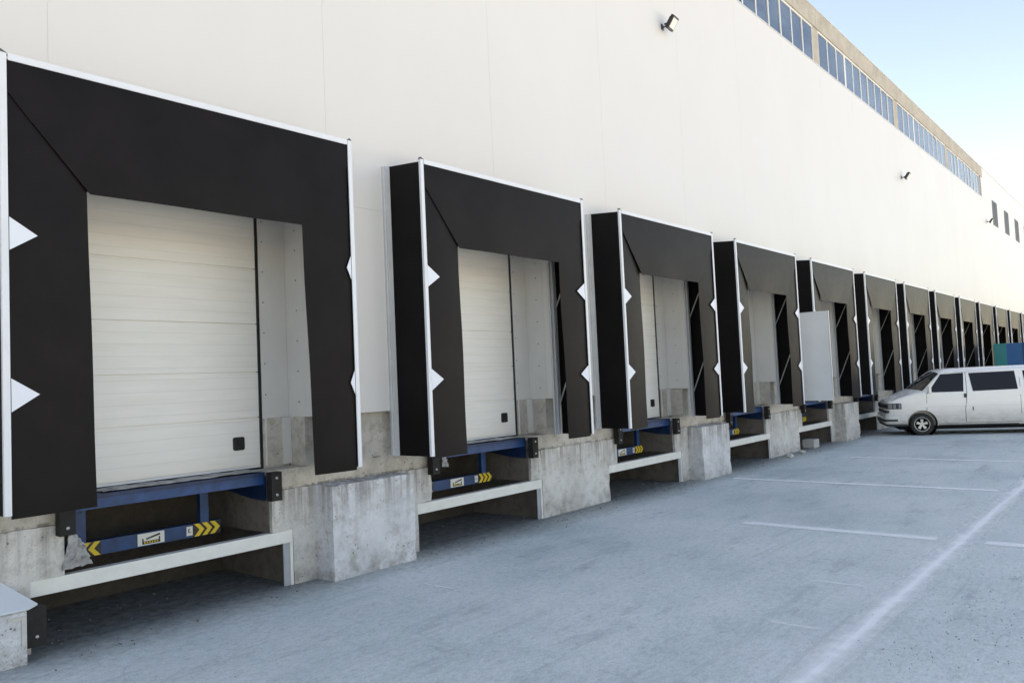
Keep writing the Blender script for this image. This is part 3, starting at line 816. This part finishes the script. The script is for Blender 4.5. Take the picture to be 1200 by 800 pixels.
for s in (-1,1):
    def band(u0,u1,z0,z1,off,name,mt,par):
        m=MB(); rows=[]
        for z in (z0,lerp(z0,z1,.5),z1):
            r=[]
            for j in range(9):
                u=lerp(u0,u1,j/8); r.append((s*(curve(WID,u)+off),-u+off*.4,z))
            rows.append(r)
        m.grid(rows,.006,True,(-s*.8,-.5,0)); return m.build(name,mt,par)
    h=band(.012,.42,.785,.96,.006,'headlight',M['bumper'],V)
    band(.03,.17,.80,.945,.014,'headlight_lens',M['head'],h)
    band(.21,.27,.80,.945,.014,'reflector',M['head'],h)
    band(.35,.40,.80,.945,.014,'indicator',M['head'],h)
# wheels
def wheel(u,s):
    c=Vector((s*.80,-u,WR+.002)); ax=(s,0,0)
    m=MB(); m.lathe(c,ax,[(-.10,.19),(-.10,.29),(-.085,.315),(-.05,.325),(.05,.325),(.085,.315),(.098,.285),(.10,.235),(.085,.205),(.04,.195)],44); t=m.build('wheel',M['tyre'],V)
    m=MB(); m.lathe(c,ax,[(.03,.0),(.03,.195)],36)
    m.build('wheel_well',M['dark'],t)
    m=MB(); m.lathe(c,ax,[(.06,.192),(.082,.197),(.090,.207),(.090,.212),(.085,.218)],40); m.lathe(c,ax,[(.07,.0),(.075,.03),(.07,.048),(.04,.055)],24)
    for k in range(5):
        a=R(90+72*k); d=Vector((0,math.cos(a),math.sin(a))); tn=Vector((0,-math.sin(a),math.cos(a)))
        p=[c+Vector(ax)*.075+d*.03+tn*.024,c+Vector(ax)*.075+d*.03-tn*.024,c+Vector(ax)*.082+d*.150-tn*.040,c+Vector(ax)*.082+d*.150+tn*.040]
        m.prism(p,Vector(ax)*-.03)
    m.build('rim',M['rim'],t)
for u in (UF,UR):
    for s in (-1,1): wheel(u,s)
m=MB(); m.box(-.80,.80,-4.8,-.35,.17,.27); m.build('underbody',M['dark'],V)
for s in (-1,1):
    m=MB(); m.tube((s*.90,-1.22,1.24),(s*.97,-1.20,1.27),.018); m.obox((s*1.02,-1.18,1.33),(1,0,0),.085,(0,1,0),.035,(0,0,1),.09); m.build('wing_mirror',M['bumper'] if s>0 else M['van'],V,bevel=.02)
m=MB(); m.box(-.62,.62,-LN-.012,-LN+.05,1.25,1.72); m.build('rear_window',G,V,bevel=.01)
m=MB(); m.box(-.86,.86,-LN-.09,-LN+.12,.38,.60); m.build('rear_bumper',D,V,bevel=.03)
for s in (-1,1):
    m=MB(); m.box(s*.80-.06,s*.80+.06,-LN-.01,-LN+.08,.85,1.2); m.build('tail_light',mat('red_lens',(.4,.01,.01),.2),V,bevel=.01)
m=MB(); m.lathe((-.35,-2.05,1.915),(0,0,1),[(0,.07),(.035,.05),(.04,0)],16); m.build('roof_vent',M['bumper'],V)

# ------------------------------------------------------------------ box truck docked far behind the van
T=empty('box_truck',(42.2,-.95,0),'teal and blue box truck backed onto the dock wall far behind the white van','truck')
def tb(name,mt,*a,bevel=.0,par=T):
    m=MB(); m.box(*a); return m.build(name,mt,par,bevel=bevel)
tb('cargo_box',M['navy'],-1.22,1.22,-5.6,0,.95,2.86,bevel=.02)
tb('teal_section',M['teal'],-1.23,1.23,-.53,-.02,.955,2.868)
tb('navy_section',M['navy2'],-1.228,1.228,-5.62,-1.16,.955,2.866)
tb('chassis',M['dark'],-.5,.5,-7.6,-.1,.62,.945)
m=MB(); m.prism([(-1.1,-5.75,.6),(-1.1,-7.7,.6),(-1.1,-7.75,1.4),(-1.1,-7.35,2.35),(-1.1,-5.75,2.4)],(2.2,0,0)); cab=m.build('cab',M['navy'],T,bevel=.06)
m=MB(); m.prism([(-1.108,-6.3,1.5),(-1.108,-7.3,1.5),(-1.108,-7.1,2.15),(-1.108,-6.3,2.15)],(2.216,0,0)); m.build('cab_window',M['van_glass'],cab)
m=MB(); m.prism([(-.95,-7.74,1.46),(.95,-7.74,1.46),(.9,-7.42,2.25),(-.9,-7.42,2.25)],(0,-.02,.01)); m.build('windscreen',M['van_glass'],cab)
for y in (-1.9,-6.6):
    for s in (-1,1):
        m=MB(); m.lathe((s*.95,y,.45),(s,0,0),[(-.13,.0),(-.13,.40),(-.1,.45),(.1,.45),(.13,.40),(.13,.25),(.08,.24),(.08,0)],32); m.build('wheel',M['tyre'],T)

# ------------------------------------------------------------------ light
SUN_AZ,SUN_EL=R(-18),R(47)
d=Vector((math.sin(SUN_AZ)*math.cos(SUN_EL),math.cos(SUN_AZ)*math.cos(SUN_EL),math.sin(SUN_EL)))
L=bpy.data.lights.new('sun','SUN'); L.energy=5.0; L.angle=R(.53); L.color=(1,.93,.83)
o=bpy.data.objects.new('sun',L); COL.objects.link(o); o.rotation_euler=d.to_track_quat('Z','Y').to_euler(); o.location=(0,40,60)
w=bpy.data.worlds.new("World"); S.world=w; w.use_nodes=True
nt=w.node_tree; sk=nt.nodes.new('ShaderNodeTexSky'); sk.sky_type='NISHITA'; sk.sun_disc=False
sk.sun_elevation=SUN_EL; sk.sun_rotation=SUN_AZ; sk.air_density=1.0; sk.dust_density=.35; sk.ozone_density=1.0
nt.links.new(sk.outputs[0],nt.nodes['Background'].inputs[0]); nt.nodes['Background'].inputs[1].default_value=.10

# ------------------------------------------------------------------ camera
yaw,pit,rol=.8743,.0503,-.0447
F=Vector((math.sin(yaw)*math.cos(pit),math.cos(yaw)*math.cos(pit),math.sin(pit))); Rt=Vector((math.cos(yaw),-math.sin(yaw),0)); U=Rt.cross(F)
c,s=math.cos(rol),math.sin(rol); R2=Rt*c+U*s; U2=U*c-Rt*s
cam=bpy.data.cameras.new('camera'); co=bpy.data.objects.new('camera',cam); COL.objects.link(co)
mtx=Matrix((R2,U2,-F)).transposed().to_4x4(); mtx.translation=(-2.1839,-7.4845,2.1255); co.matrix_world=mtx
cam.sensor_width=36; cam.sensor_fit='HORIZONTAL'; cam.lens=36*925.42/1200; cam.clip_start=.05; cam.clip_end=4000
S.camera=co
S.render.engine='CYCLES'; S.cycles.max_bounces=8; S.cycles.diffuse_bounces=5; S.cycles.use_denoising=True
v=S.view_settings; v.view_transform='Standard'; v.look='None'; v.exposure=1.84; v.use_white_balance=True; v.white_balance_temperature=8500; v.white_balance_tint=17; v.gamma=1; v.use_curve_mapping=False
